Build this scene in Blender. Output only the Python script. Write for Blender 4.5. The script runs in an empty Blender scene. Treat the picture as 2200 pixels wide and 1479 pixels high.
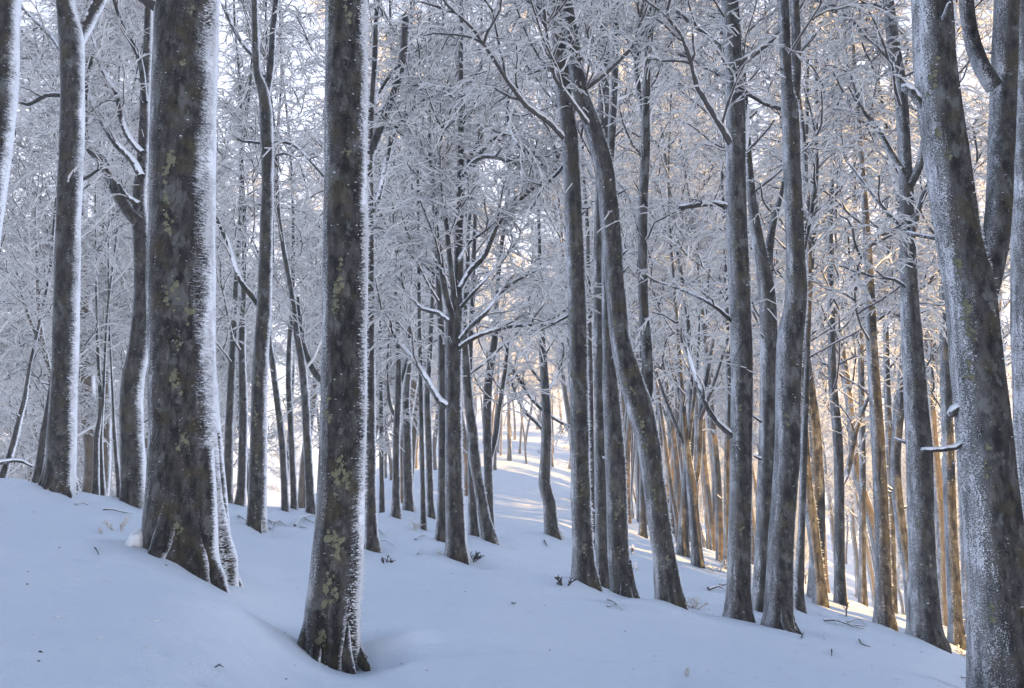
import bpy, math, random
import numpy as np
from mathutils import Vector, noise as mnoise

# ------------------------------------------------------------------ camera, sky, sun, exposure
scene = bpy.context.scene
COL = scene.collection
F = 1589.0                       # focal length in pixels of the 2200 px wide photograph
PITCH = math.radians(8.4)
CAMZ = 1.6
cam_data = bpy.data.cameras.new('camera')
cam = bpy.data.objects.new('camera', cam_data); COL.objects.link(cam)
cam_data.sensor_width = 36.0; cam_data.lens = F / 2200 * 36
cam_data.clip_start = 0.05; cam_data.clip_end = 2000
cam.location = (0, 0, CAMZ); cam.rotation_euler = (math.radians(90) + PITCH, 0, 0)
scene.camera = cam

SUN_FROM = Vector((0.60, -0.80, 0)).normalized()      # horizontal direction towards the sun
SUN_EL = math.radians(17.0)
world = bpy.data.worlds.new('World'); scene.world = world; world.use_nodes = True
wn, wl = world.node_tree.nodes, world.node_tree.links
wn.clear()
out = wn.new('ShaderNodeOutputWorld'); bg = wn.new('ShaderNodeBackground')
sky = wn.new('ShaderNodeTexSky'); sky.sky_type = 'NISHITA'; sky.sun_disc = False
sky.sun_elevation = SUN_EL; sky.sun_rotation = math.atan2(SUN_FROM.x, SUN_FROM.y)
sky.altitude = 900; sky.air_density = 1.0; sky.dust_density = 1.5; sky.ozone_density = 1.0
# thin bright winter cloud over the blue
tc = wn.new('ShaderNodeTexCoord'); nz = wn.new('ShaderNodeTexNoise')
nz.inputs['Scale'].default_value = 2.2; nz.inputs['Detail'].default_value = 5
wl.new(tc.outputs['Generated'], nz.inputs['Vector'])
rmp = wn.new('ShaderNodeMapRange'); rmp.inputs[1].default_value = 0.35; rmp.inputs[2].default_value = 0.65
rmp.inputs[3].default_value = 0.35; rmp.inputs[4].default_value = 0.80
wl.new(nz.outputs['Fac'], rmp.inputs[0])
mx = wn.new('ShaderNodeMix'); mx.data_type = 'RGBA'
mx.inputs[7].default_value = (7.4, 8.0, 9.8, 1)
sepz = wn.new('ShaderNodeSeparateXYZ'); wl.new(tc.outputs['Generated'], sepz.inputs[0])
hz = wn.new('ShaderNodeMapRange'); hz.inputs[1].default_value = 0.30; hz.inputs[2].default_value = 0.80; hz.inputs[3].default_value = 1.25; hz.inputs[4].default_value = 0.0
wl.new(sepz.outputs[2], hz.inputs[0])
hm = wn.new('ShaderNodeMath'); hm.operation = 'MULTIPLY'; hm.use_clamp = True
wl.new(rmp.outputs[0], hm.inputs[0]); wl.new(hz.outputs[0], hm.inputs[1])
wl.new(hm.outputs[0], mx.inputs[0]); wl.new(sky.outputs[0], mx.inputs[6])
wl.new(mx.outputs[2], bg.inputs['Color']); bg.inputs['Strength'].default_value = 0.05
wl.new(bg.outputs[0], out.inputs[0])

sd = bpy.data.lights.new('sun', 'SUN'); sd.energy = 5.0; sd.angle = math.radians(0.6); sd.color = (1.0, 0.60, 0.19)
sun = bpy.data.objects.new('sun', sd); COL.objects.link(sun)
sun_dir = Vector((SUN_FROM.x * math.cos(SUN_EL), SUN_FROM.y * math.cos(SUN_EL), math.sin(SUN_EL)))
sun.rotation_euler = sun_dir.to_track_quat('Z', 'Y').to_euler(); sun.location = (20, -30, 30)

scene.view_settings.view_transform = 'Standard'; scene.view_settings.look = 'None'
scene.view_settings.exposure = 2.0; scene.view_settings.gamma = 1.0
scene.view_settings.use_curve_mapping = False
scene.render.engine = 'CYCLES'
scene.cycles.max_bounces = 8; scene.cycles.diffuse_bounces = 6; scene.cycles.glossy_bounces = 1; scene.cycles.transmission_bounces = 6
scene.cycles.use_fast_gi = True; scene.cycles.fast_gi_method = 'REPLACE'; scene.cycles.ao_bounces = 1; scene.cycles.ao_bounces_render = 1
world.light_settings.distance = 0.5; world.light_settings.ao_factor = 1.0
scene.cycles.volume_bounces = 1
scene.cycles.use_denoising = True
scene.cycles.use_adaptive_sampling = True; scene.cycles.adaptive_threshold = 0.02

# ------------------------------------------------------------------ helpers
def ray(px, py):
    x = (px - 1100) / F; y = (740 - py) / F
    return np.array([x, math.cos(PITCH) - y * math.sin(PITCH), math.sin(PITCH) + y * math.cos(PITCH)])
def P(px, py, Y):
    d = ray(px, py); t = Y / d[1]
    return np.array([0, 0, CAMZ]) + d * t
def pxr(w, py, Y):                     # radius in metres of something w pixels wide
    return 0.5 * w * (Y / ray(1100, py)[1]) / F

def mesh_from(name, V, quads=None, tris=None, mats=(), smooth=True, midx=None):
    me = bpy.data.meshes.new(name)
    V = np.asarray(V, dtype=np.float32)
    nq = 0 if quads is None else len(quads); nt = 0 if tris is None else len(tris)
    me.vertices.add(len(V)); me.vertices.foreach_set('co', V.ravel())
    loops = []
    if nq: loops.append(np.asarray(quads, dtype=np.int32).ravel())
    if nt: loops.append(np.asarray(tris, dtype=np.int32).ravel())
    L = np.concatenate(loops)
    me.loops.add(len(L)); me.loops.foreach_set('vertex_index', L)
    starts = np.concatenate([np.arange(nq) * 4, nq * 4 + np.arange(nt) * 3]).astype(np.int32)
    tot = np.concatenate([np.full(nq, 4), np.full(nt, 3)]).astype(np.int32)
    me.polygons.add(nq + nt)
    me.polygons.foreach_set('loop_start', starts); me.polygons.foreach_set('loop_total', tot)
    if midx is not None: me.polygons.foreach_set('material_index', np.asarray(midx, dtype=np.int32))
    for m in mats: me.materials.append(m)
    me.update(calc_edges=True)
    if smooth: me.polygons.foreach_set('use_smooth', np.ones(nq + nt, dtype=bool))
    me.validate()
    return me

def obj(name, me, parent=None, loc=(0, 0, 0), **props):
    o = bpy.data.objects.new(name, me); COL.objects.link(o)
    o.location = loc
    if parent is not None: o.parent = parent
    for k, v in props.items(): o[k] = v
    return o
def empty(name, loc, label, category, group=None):
    o = bpy.data.objects.new(name, None); COL.objects.link(o); o.location = loc
    o.empty_display_size = 0.2
    o['label'] = label; o['category'] = category
    if group: o['group'] = group
    return o

def unit(v):
    n = np.linalg.norm(v); return v / n if n > 1e-9 else np.array([0, 0, 1.0])

def resample(pts, rad, step):
    pts = np.asarray(pts, float); rad = np.asarray(rad, float)
    n = len(pts)
    ext = np.vstack([2 * pts[0] - pts[1], pts, 2 * pts[-1] - pts[-2]])
    outp, outr = [], []
    for i in range(n - 1):
        p0, p1, p2, p3 = ext[i], ext[i + 1], ext[i + 2], ext[i + 3]
        L = np.linalg.norm(p2 - p1); k = max(1, int(round(L / step)))
        for j in range(k):
            t = j / k
            outp.append(0.5 * ((2 * p1) + (-p0 + p2) * t + (2 * p0 - 5 * p1 + 4 * p2 - p3) * t * t + (-p0 + 3 * p1 - 3 * p2 + p3) * t ** 3))
            s = t * t * (3 - 2 * t)
            outr.append(rad[i] * (1 - s) + rad[i + 1] * s)
    outp.append(pts[-1]); outr.append(rad[-1])
    return np.array(outp), np.array(outr)

class Tubes:
    """collects tapered tubes with real cross sections into one mesh"""
    def __init__(self): self.V = []; self.Q = []; self.n = 0
    def add(self, path, rad, sides=6, rfun=None, cap=True):
        path = np.asarray(path, float); rad = np.asarray(rad, float); N = len(path)
        T = np.gradient(path, axis=0); T /= np.linalg.norm(T, axis=1)[:, None] + 1e-12
        a = np.array([1.0, 0, 0]) if abs(T[0][0]) < 0.8 else np.array([0, 1.0, 0])
        u = unit(a - T[0] * a.dot(T[0]))
        ang = np.linspace(0, 2 * math.pi, sides, endpoint=False)
        ca, sa = np.cos(ang), np.sin(ang)
        rings = []
        for i in range(N):
            u = unit(u - T[i] * u.dot(T[i])); v = np.cross(T[i], u)
            r = rad[i] * (np.ones(sides) if rfun is None else rfun(i, ang, path[i]))
            rings.append(path[i] + (ca * r)[:, None] * u + (sa * r)[:, None] * v)
        V = np.vstack(rings)
        k = np.arange(sides); k2 = (k + 1) % sides
        Q = []
        for i in range(N - 1):
            Q.append(np.stack([i * sides + k, i * sides + k2, (i + 1) * sides + k2, (i + 1) * sides + k], 1))
        Q = np.vstack(Q) + self.n
        self.V.append(V); self.Q.append(Q); self.n += len(V)
        if cap:
            tip = path[-1] + T[-1] * rad[-1] * 0.8
            b = self.n - sides
            self.V.append(tip[None]); c = self.n; self.n += 1
            kk = np.arange(0, sides, 2)
            self.Q.append(np.stack([b + kk, b + (kk + 1) % sides, b + (kk + 2) % sides, np.full(len(kk), c)], 1))
    def mesh(self, name, mat):
        return mesh_from(name, np.vstack(self.V), np.vstack(self.Q), None, [mat])

def prism_mesh(name, segs, mat):
    """segs: (n,8) p0 p1 r0 r1 -> three-sided tapered twigs, one mesh"""
    S = np.asarray(segs, float)
    p0, p1, r0, r1 = S[:, 0:3], S[:, 3:6], S[:, 6], S[:, 7]
    d = p1 - p0; d /= np.linalg.norm(d, axis=1)[:, None] + 1e-9
    a = np.where(np.abs(d[:, 2:3]) < 0.9, np.array([[0, 0, 1.0]]), np.array([[1.0, 0, 0]]))
    u = np.cross(d, a); u /= np.linalg.norm(u, axis=1)[:, None] + 1e-9
    v = np.cross(d, u)
    vs = []
    for (p, r) in ((p0, r0), (p1, r1)):
        for k in range(3):
            t = 2 * math.pi * k / 3 + 0.5
            vs.append(p + r[:, None] * (math.cos(t) * u + math.sin(t) * v))
    n = len(S)
    V = np.stack(vs, 1).reshape(-1, 3)
    b = (np.arange(n) * 6)[:, None]
    Q = np.concatenate([b + np.array([[0, 1, 4, 3]]), b + np.array([[1, 2, 5, 4]]), b + np.array([[2, 0, 3, 5]])], 1).reshape(-1, 4)
    return mesh_from(name, V, Q, None, [mat])

# ------------------------------------------------------------------ materials
class NT:
    def __init__(self, name):
        self.m = bpy.data.materials.new(name); self.m.use_nodes = True
        self.t = self.m.node_tree; self.t.nodes.clear()
        self.o = self.t.nodes.new('ShaderNodeOutputMaterial')
        self.b = self.t.nodes.new('ShaderNodeBsdfPrincipled')
        self.t.links.new(self.b.outputs[0], self.o.inputs[0])
    def n(self, t): return self.t.nodes.new(t)
    def link(self, a, b): self.t.links.new(a, b)
    def setin(self, sock, v):
        if isinstance(v, bpy.types.NodeSocket): self.link(v, sock)
        else: sock.default_value = v
    def math(self, op, a, b=0.0, c=None):
        k = self.n('ShaderNodeMath'); k.operation = op
        self.setin(k.inputs[0], a); self.setin(k.inputs[1], b)
        if c is not None: self.setin(k.inputs[2], c)
        return k.outputs[0]
    def dot(self, a, v):
        k = self.n('ShaderNodeVectorMath'); k.operation = 'DOT_PRODUCT'
        self.setin(k.inputs[0], a); k.inputs[1].default_value = v
        return k.outputs['Value']
    def ss(self, x, lo, hi, o0=0.0, o1=1.0):
        k = self.n('ShaderNodeMapRange'); k.interpolation_type = 'SMOOTHSTEP'
        self.setin(k.inputs[0], x); self.setin(k.inputs[1], lo); self.setin(k.inputs[2], hi)
        self.setin(k.inputs[3], o0); self.setin(k.inputs[4], o1)
        return k.outputs[0]
    def noise(self, vec, scale, detail=3, rough=0.55, stretch=None):
        if stretch is not None:
            mp = self.n('ShaderNodeMapping'); self.link(vec, mp.inputs[0]); mp.inputs['Scale'].default_value = stretch
            vec = mp.outputs[0]
        k = self.n('ShaderNodeTexNoise'); self.link(vec, k.inputs['Vector'])
        k.inputs['Scale'].default_value = scale; k.inputs['Detail'].default_value = detail; k.inputs['Roughness'].default_value = rough
        return k.outputs['Fac']
    def mix(self, f, a, b):
        k = self.n('ShaderNodeMix'); k.data_type = 'RGBA'
        self.setin(k.inputs[0], f); self.setin(k.inputs[6], a); self.setin(k.inputs[7], b)
        return k.outputs[2]
    def bump(self, h, strength, dist):
        k = self.n('ShaderNodeBump'); k.inputs['Strength'].default_value = strength; k.inputs['Distance'].default_value = dist
        self.link(h, k.inputs['Height']); return k.outputs[0]

RIME = (0.68, 0.72, 0.79, 1)
D1 = Vector((0.85, 0.53, 0.0)).normalized()[:]     # side where the wind built thick rime
D2 = Vector((-1.0, 0.05, 0.0)).normalized()[:]      # side with a fine dusting

def bark_material(name, snow_top=False, high=False):
    k = NT(name)
    tco = k.n('ShaderNodeTexCoord').outputs['Object']
    N = k.n('ShaderNodeNewGeometry').outputs['Normal']
    rnd = k.n('ShaderNodeObjectInfo').outputs['Random']
    big = k.noise(tco, 2.2, 4, 0.6)
    mid = k.noise(tco, 14, 4, 0.65, (1, 1, 0.45))
    fine = k.noise(tco, 70, 3, 0.6)
    col = k.mix(k.ss(mid, 0.36, 0.66), (0.008, 0.008, 0.009, 1), (0.050, 0.048, 0.047, 1))
    patch = k.noise(tco, 6.5, 5, 0.7, (1, 1, 0.6))
    col = k.mix(k.ss(patch, 0.53, 0.62, 0, 0.8), col, (0.088, 0.093, 0.094, 1))
    vert = k.noise(tco, 1.0, 4, 0.65, (16, 16, 1.6))
    col = k.mix(k.ss(vert, 0.55, 0.70, 0, 0.7), col, (0.012, 0.011, 0.011, 1))
    moss = k.math('MULTIPLY', k.ss(k.noise(tco, 4, 5, 0.65), 0.50, 0.63), 0.6)
    col = k.mix(moss, col, (0.046, 0.037, 0.018, 1))
    if high: col = k.mix(0.5, col, k.mix(k.ss(mid, 0.3, 0.7), (0.075, 0.055, 0.036, 1), (0.15, 0.115, 0.075, 1)))  # paler, warmer bark on background stems, coloured to help them read as sunlit gold
    # thick rime band with feathered horizontal edges
    str_ = k.noise(tco, 1.0, 3, 0.6, (14, 14, 75))
    a = k.math('ADD', k.dot(N, D1), k.math('MULTIPLY', k.math('SUBTRACT', str_, 0.5), 0.95))
    a = k.math('ADD', a, k.math('MULTIPLY', k.math('SUBTRACT', big, 0.5), 0.95))
    a = k.math('ADD', a, k.math('MULTIPLY', k.math('SUBTRACT', k.noise(tco, 1.0, 2, 0.7, (60, 60, 110)), 0.5), 0.8))
    if high:          # rime builds up on the upper stems
        sz = k.n('ShaderNodeSeparateXYZ'); k.link(tco, sz.inputs[0])
        lift = k.ss(sz.outputs[2], 2.5, 9.0, 0.0, 0.5)
        a = k.math('ADD', a, lift)
    thick = k.ss(a, 0.30, 0.78)
    # fine grains, denser towards D2
    d2 = k.dot(N, D2)
    thr = k.ss(d2, 0.1, 1.0, 0.74, 0.44)
    thr = k.math('ADD', thr, k.math('MULTIPLY', k.math('SUBTRACT', vert, 0.5), 0.42))
    thr = k.math('ADD', thr, k.math('MULTIPLY', k.math('SUBTRACT', patch, 0.5), 0.40))
    thr = k.math('ADD', thr, k.math('MULTIPLY', k.math('SUBTRACT', big, 0.5), 0.25))
    if high: thr = k.math('SUBTRACT', thr, k.math('MULTIPLY', lift, 0.22))
    grain = k.noise(tco, 1.0, 2, 0.7, (95, 95, 120))
    speck = k.math('MULTIPLY', k.ss(k.math('SUBTRACT', grain, thr), -0.06, 0.10), 0.95)
    veil = k.math('MULTIPLY', k.ss(d2, 0.15, 1.0), k.ss(patch, 0.25, 0.7, 0.03, 0.22))
    speck = k.math('MAXIMUM', speck, veil)
    # stray horizontal flecks all round
    fl = k.noise(tco, 1.0, 1, 0.5, (22, 22, 70))
    fleck = k.ss(k.math('ADD', fl, k.math('MULTIPLY', k.math('SUBTRACT', patch, 0.5), 0.25)), 0.755, 0.80)
    rim = k.math('MAXIMUM', thick, k.math('MULTIPLY', speck, 0.9))
    rim = k.math('MAXIMUM', rim, fleck)
    if snow_top:
        nzv = k.n('ShaderNodeSeparateXYZ'); k.link(N, nzv.inputs[0])
        up = k.math('ADD', nzv.outputs[2], k.math('MULTIPLY', k.math('SUBTRACT', k.noise(tco, 18, 3), 0.5), 0.9))
        rim = k.math('MAXIMUM', rim, k.ss(up, -0.05, 0.2))
    c = k.mix(rim, col, RIME)
    k.link(c, k.b.inputs['Base Color']); k.b.inputs['Roughness'].default_value = 0.85
    k.b.inputs['Specular IOR Level'].default_value = 0.15
    h = k.math('ADD', k.math('MULTIPLY', mid, 0.6), k.math('ADD', k.math('MULTIPLY', rim, 0.8), k.math('MULTIPLY', fine, 0.4)))
    h = k.math('SUBTRACT', h, k.math('MULTIPLY', k.ss(vert, 0.5, 0.72), 0.9))
    k.link(k.bump(h, 0.9, 0.016), k.b.inputs['Normal'])
    return k.m

def twig_material(name='rimed_twig', lo=-0.95, hi=-0.68):
    k = NT(name)
    tco = k.n('ShaderNodeTexCoord').outputs['Object']
    N = k.n('ShaderNodeNewGeometry').outputs['Normal']
    w = k.dot(N, Vector((0.30, 0.30, 0.80)).normalized()[:])
    a = k.math('ADD', w, k.math('MULTIPLY', k.math('SUBTRACT', k.noise(tco, 9, 2), 0.5), 1.3))
    f = k.ss(a, lo, hi)
    c = k.mix(f, (0.05, 0.045, 0.045, 1), (0.93, 0.94, 0.96, 1))
    df = k.n('ShaderNodeBsdfDiffuse'); k.link(c, df.inputs['Color'])
    tr = k.n('ShaderNodeBsdfTranslucent'); k.link(c, tr.inputs['Color'])
    ms = k.n('ShaderNodeMixShader'); k.link(k.math('MULTIPLY', f, 0.5), ms.inputs[0])
    k.link(df.outputs[0], ms.inputs[1]); k.link(tr.outputs[0], ms.inputs[2])
    k.link(ms.outputs[0], k.o.inputs[0]); k.t.nodes.remove(k.b)
    return k.m
def plain(name, c, rough=0.85, nscale=30, var=0.5):
    k = NT(name)
    tco = k.n('ShaderNodeTexCoord').outputs['Object']
    f = k.ss(k.noise(tco, nscale, 4), 0.3, 0.7)
    dark = tuple(x * (1 - var) for x in c[:3]) + (1,)
    k.link(k.mix(f, dark, tuple(c[:3]) + (1,)), k.b.inputs['Base Color'])
    k.b.inputs['Roughness'].default_value = rough
    k.b.inputs['Specular IOR Level'].default_value = 0.2
    return k.m
def snow_material():
    k = NT('snow')
    tco = k.n('ShaderNodeTexCoord').outputs['Object']
    a = k.noise(tco, 0.9, 4, 0.5); b = k.noise(tco, 5, 5, 0.6, (1, 2.2, 1)); c = k.noise(tco, 60, 3, 0.7); g = k.noise(tco, 260, 2, 0.6)
    col = k.mix(a, (0.64, 0.715, 0.82, 1), (0.68, 0.75, 0.845, 1))
    k.link(col, k.b.inputs['Base Color']); k.b.inputs['Roughness'].default_value = 0.6
    k.b.inputs['Specular IOR Level'].default_value = 0.25
    h = k.math('ADD', k.math('MULTIPLY', b, 0.020), k.math('ADD', k.math('MULTIPLY', c, 0.012), k.math('MULTIPLY', g, 0.0035)))
    k.link(k.bump(h, 0.9, 1.0), k.b.inputs['Normal'])
    return k.m

M_TRUNK = bark_material('rimed_bark')
M_FAR = bark_material('rimed_bark_beyond', False, True)
M_LIMB = bark_material('rimed_limb_bark', True)
M_TWIG = twig_material()
M_BRANCH = twig_material('rimed_branch', -0.52, -0.30)
M_RIME = plain('rime_ice', (0.72, 0.76, 0.83), 0.7, 40, 0.06)
M_SNOW = snow_material()
M_LICHEN = plain('lichen', (0.16, 0.165, 0.11), 0.95, 90, 0.5)
M_STICK = bark_material('stick_bark', True)
M_DARKSTICK = plain('bare_stick', (0.05, 0.04, 0.035), 0.9, 25, 0.5)

# ------------------------------------------------------------------ hero trees traced from the photograph: (x, y, width) in its pixels
HERO = []
def hero(key, Y, pts, label, limbs=(), crown=True, sides=20, lichen=0, rime=0, twig=1.0, ext=True, free=True):
    HERO.append(dict(key=key, Y=Y, pts=pts, label=label, limbs=limbs, crown=crown, sides=sides, lichen=lichen, rime=rime, twig=twig, ext=ext, free=free))

hero('A', 8.5, [(-125, 1090, 96), (-100, 1000, 80), (-62, 700, 72), (-35, 480, 68), (-2, 240, 66), (8, 0, 64)],
     'trunk cut off by the left edge, its rimed right side showing at the top', rime=1500)
hero('B', 10.5, [(124, 1064, 66), (130, 1000, 58), (135, 890, 54), (141, 740, 50), (147, 480, 48), (154, 300, 48), (156, 200, 47), (153, 90, 48), (141, 0, 38), (132, -150, 34)],
     'dark straight trunk far left, forked near the top edge',
     limbs=[[(160, 100, 30), (182, 60, 28), (215, 0, 24), (240, -60, 20)], [(140, 120, 14), (112, 80, 12), (70, 40, 8), (40, 10, 5)],
            [(135, 205, 12), (100, 205, 10), (60, 225, 8), (25, 212, 5)], [(160, 390, 10), (190, 380, 9), (225, 355, 6)]], rime=2600, sides=28)
hero('C', 11.5, [(288, 1097, 58), (285, 1000, 48), (283, 840, 46), (300, 740, 42), (307, 620, 36), (303, 500, 34), (300, 425, 28), (308, 325, 22), (312, 200, 20), (318, 60, 16), (322, -60, 14)],
     'gnarled dark trunk half hidden behind the stoutest tree, throwing crooked limbs to the upper left',
     limbs=[[(300, 480, 26), (275, 455, 24), (250, 415, 22), (222, 350, 21), (188, 312, 18), (182, 250, 15), (186, 190, 12), (200, 120, 8)],
            [(303, 380, 18), (285, 345, 17), (250, 310, 15), (225, 270, 14), (200, 225, 12), (183, 180, 9)],
            [(306, 330, 15), (280, 300, 14), (262, 260, 12), (250, 200, 11), (225, 160, 9), (196, 70, 7)],
            [(312, 220, 13), (300, 130, 12), (265, 60, 10), (245, 0, 8)], [(300, 440, 14), (270, 420, 12), (255, 395, 10)]], rime=1400, sides=24)
hero('D', 7.0, [(401, 1216, 184), (399, 1170, 170), (397, 1120, 162), (396, 1040, 153), (395, 890, 142), (391, 740, 136), (392, 400, 133), (402, 0, 129)],
     'stoutest trunk in the left foreground, lichen down its front and fluted at the base', sides=72, lichen=120, rime=9000)
hero('E', 6.3, [(706, 1436, 124), (710, 1380, 122), (714, 1310, 118), (722, 1230, 112), (731, 1100, 103), (735, 990, 99), (740, 740, 95), (743, 370, 93), (743, 0, 86)],
     'nearest trunk left of the path with flared foot and broad feathered rime on its right', sides=64, lichen=100, rime=9000)
hero('F', 11.0, [(802, 1192, 40), (799, 1150, 28), (797, 1050, 22), (796, 740, 19), (795, 460, 18), (793, 330, 18), (797, 250, 14), (804, 150, 12), (812, 0, 11)],
     'slender trunk close behind the nearest trunk with a thick snapped-off limb at upper right',
     limbs=[[(793, 335, 20), (808, 300, 20), (830, 240, 19), (850, 195, 19), (862, 150, 19), (870, 90, 18), (872, 34, 18)],
            [(796, 465, 13), (812, 430, 13), (832, 340, 12), (845, 290, 11), (865, 255, 10), (915, 212, 8), (980, 190, 6), (1040, 160, 4)],
            [(797, 240, 9), (815, 200, 9), (840, 160, 8), (880, 120, 7), (930, 90, 5)]], rime=700, twig=1.0)
hero('G', 10.6, [(982, 1208, 58), (980, 1170, 47), (978, 1100, 42), (975, 990, 38), (974, 850, 36), (974, 740, 36), (976, 680, 36), (985, 600, 22), (986, 500, 20), (990, 425, 18), (990, 300, 15), (990, 200, 13), (991, 80, 10), (992, -40, 8)],
     'many-limbed tree at the middle whose branches fan out over the path, brush at its foot',
     limbs=[[(974, 690, 16), (957, 630, 15), (946, 555, 13), (936, 475, 10), (930, 400, 7), (922, 330, 5)],
            [(976, 640, 13), (966, 550, 12), (956, 450, 10), (948, 380, 9), (946, 320, 6), (955, 260, 4)],
            [(988, 620, 14), (1012, 580, 14), (1042, 548, 13), (1070, 482, 12), (1110, 436, 11), (1150, 400, 10), (1182, 372, 8), (1206, 322, 6)],
            [(988, 730, 12), (1012, 700, 11), (1042, 674, 10), (1075, 630, 9), (1115, 600, 7), (1162, 578, 5)],
            [(988, 745, 12), (1030, 720, 12), (1090, 702, 11), (1150, 696, 9), (1190, 682, 7), (1222, 664, 5)],
            [(965, 690, 12), (940, 672, 12), (908, 664, 10), (880, 635, 9), (858, 598, 6), (845, 560, 4)],
            [(962, 872, 18), (945, 862, 17), (920, 820, 14), (890, 775, 12), (858, 738, 11), (830, 690, 9), (806, 642, 6)],
            [(992, 400, 11), (1005, 350, 11), (1030, 300, 9), (1048, 262, 7), (1062, 240, 4)],
            [(994, 410, 11), (1020, 350, 10), (1055, 302, 9), (1082, 290, 7), (1112, 284, 4)],
            [(992, 380, 10), (1020, 345, 11), (1050, 336, 11), (1090, 344, 11), (1130, 356, 10), (1172, 352, 7)],
            [(985, 560, 8), (1010, 520, 8), (1050, 490, 6), (1090, 440, 4)], [(990, 660, 9), (1030, 615, 8), (1080, 560, 6), (1110, 520, 4)],
            [(970, 620, 9), (935, 590, 8), (905, 560, 6), (880, 500, 4)], [(992, 230, 7), (960, 200, 6), (910, 190, 5), (880, 160, 3)],
            [(992, 260, 7), (1030, 225, 6), (1065, 205, 5), (1100, 215, 3)]], sides=28, lichen=30, rime=2200, twig=1.5)
hero('H1', 11.6, [(947, 1168, 30), (949, 1110, 21), (951, 990, 19), (950, 850, 18), (949, 740, 17), (940, 560, 13), (930, 420, 10)],
     'thin dark trunk hugging the left side of the many-limbed middle tree', rime=300)
hero('H2', 12.2, [(1053, 1174, 38), (1041, 1115, 26), (1028, 1040, 23), (1019, 985, 26), (1017, 940, 22), (1010, 890, 22), (1000, 780, 20), (996, 690, 15), (1004, 600, 11), (1008, 480, 8)],
     'sinuous trunk with a swollen elbow just right of the many-limbed middle tree', rime=500, sides=20)
hero('H3', 13.0, [(1019, 1160, 26), (1016, 1100, 20), (1012, 950, 18), (1008, 800, 15), (1015, 650, 11)],
     'straight thin trunk behind the sinuous one right of the middle tree')
hero('H4', 13.0, [(1053, 1162, 26), (1051, 1100, 20), (1049, 1000, 19), (1047, 865, 19), (1055, 780, 17), (1064, 720, 14), (1070, 600, 10)],
     'slim dark trunk at the left edge of the snowy path with a forked right stem',
     limbs=[[(1050, 990, 13), (1064, 940, 13), (1072, 880, 11), (1085, 800, 9), (1092, 720, 6)]])
hero('I', 14.0, [(1190, 1164, 40), (1185, 1135, 32), (1180, 1080, 28), (1170, 1040, 27), (1173, 980, 23), (1174, 890, 21), (1169, 800, 18), (1165, 740, 16), (1162, 640, 12), (1158, 500, 8)],
     'lone tree standing in the path at the middle distance with limbs arching left',
     limbs=[[(1166, 880, 12), (1145, 860, 10), (1122, 826, 9), (1100, 790, 7), (1088, 740, 4)], [(1168, 924, 12), (1150, 905, 10), (1128, 885, 9), (1108, 845, 7), (1095, 810, 4)],
            [(1176, 890, 10), (1200, 905, 8), (1230, 920, 5)], [(1172, 830, 9), (1140, 790, 7), (1120, 740, 4)], [(1172, 850, 9), (1200, 800, 7), (1215, 740, 4)]], rime=400, twig=1.4)
hero('J', 9.8, [(1258, 1272, 66), (1255, 1230, 54), (1252, 1180, 46), (1247, 990, 41), (1242, 740, 40), (1238, 600, 39), (1232, 450, 38), (1225, 310, 36), (1211, 200, 32), (1199, 75, 28), (1190, -30, 25)],
     'speckled trunk right of the path, white-fronted and leaning slightly left towards the top',
     limbs=[[(1218, 240, 10), (1190, 155, 11), (1150, 152, 10), (1112, 172, 9), (1092, 215, 8), (1092, 262, 7), (1110, 310, 6), (1150, 340, 4)],
            [(1226, 330, 10), (1200, 370, 9), (1170, 400, 7), (1140, 450, 5)], [(1236, 670, 8), (1200, 690, 7), (1150, 715, 4)], [(1200, 60, 12), (1170, 40, 11), (1130, 0, 10), (1100, -40, 8)]], sides=32, lichen=60, rime=1500)
hero('K', 11.0, [(1297, 1268, 34), (1293, 1200, 27), (1290, 990, 25), (1288, 740, 24), (1288, 500, 24), (1295, 300, 25), (1297, 150, 25), (1292, 0, 24)],
     'straight trunk seen in the gap behind the speckled trunk and the leaning one', rime=500)
hero('K2', 14.0, [(1274, 1188, 18), (1272, 1100, 13), (1270, 900, 12), (1266, 700, 11), (1262, 500, 9)],
     'very thin black trunk between two thick trunks just right of the path')
hero('L', 10.2, [(1340, 1293, 62), (1334, 1250, 50), (1328, 1180, 46), (1322, 990, 44), (1313, 850, 36), (1306, 740, 24), (1303, 600, 21), (1304, 450, 19), (1314, 300, 17), (1321, 150, 15), (1323, 0, 14)],
     'upright trunk whose top slips behind the big leaning trunk right of the path', sides=28, lichen=40, rime=1200)
hero('M', 9.6, [(1440, 1306, 70), (1434, 1260, 58), (1424, 1180, 49), (1405, 1040, 48), (1392, 950, 50), (1372, 870, 56), (1350, 800, 50), (1334, 740, 44), (1322, 620, 42), (1313, 500, 42), (1300, 375, 42), (1275, 280, 38), (1248, 200, 34), (1227, 75, 31), (1215, 0, 29), (1205, -100, 26)],
     'big trunk leaning left with a hooked elbow and second stem, right of the path',
     limbs=[[(1378, 880, 30), (1391, 840, 25), (1389, 740, 23), (1382, 640, 21), (1382, 450, 20), (1386, 340, 20), (1388, 220, 18), (1392, 100, 13), (1395, -40, 10)],
            [(1387, 260, 13), (1368, 160, 13), (1372, 60, 12), (1386, 0, 11), (1390, -50, 9)]], sides=32, lichen=80, rime=1800)
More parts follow.
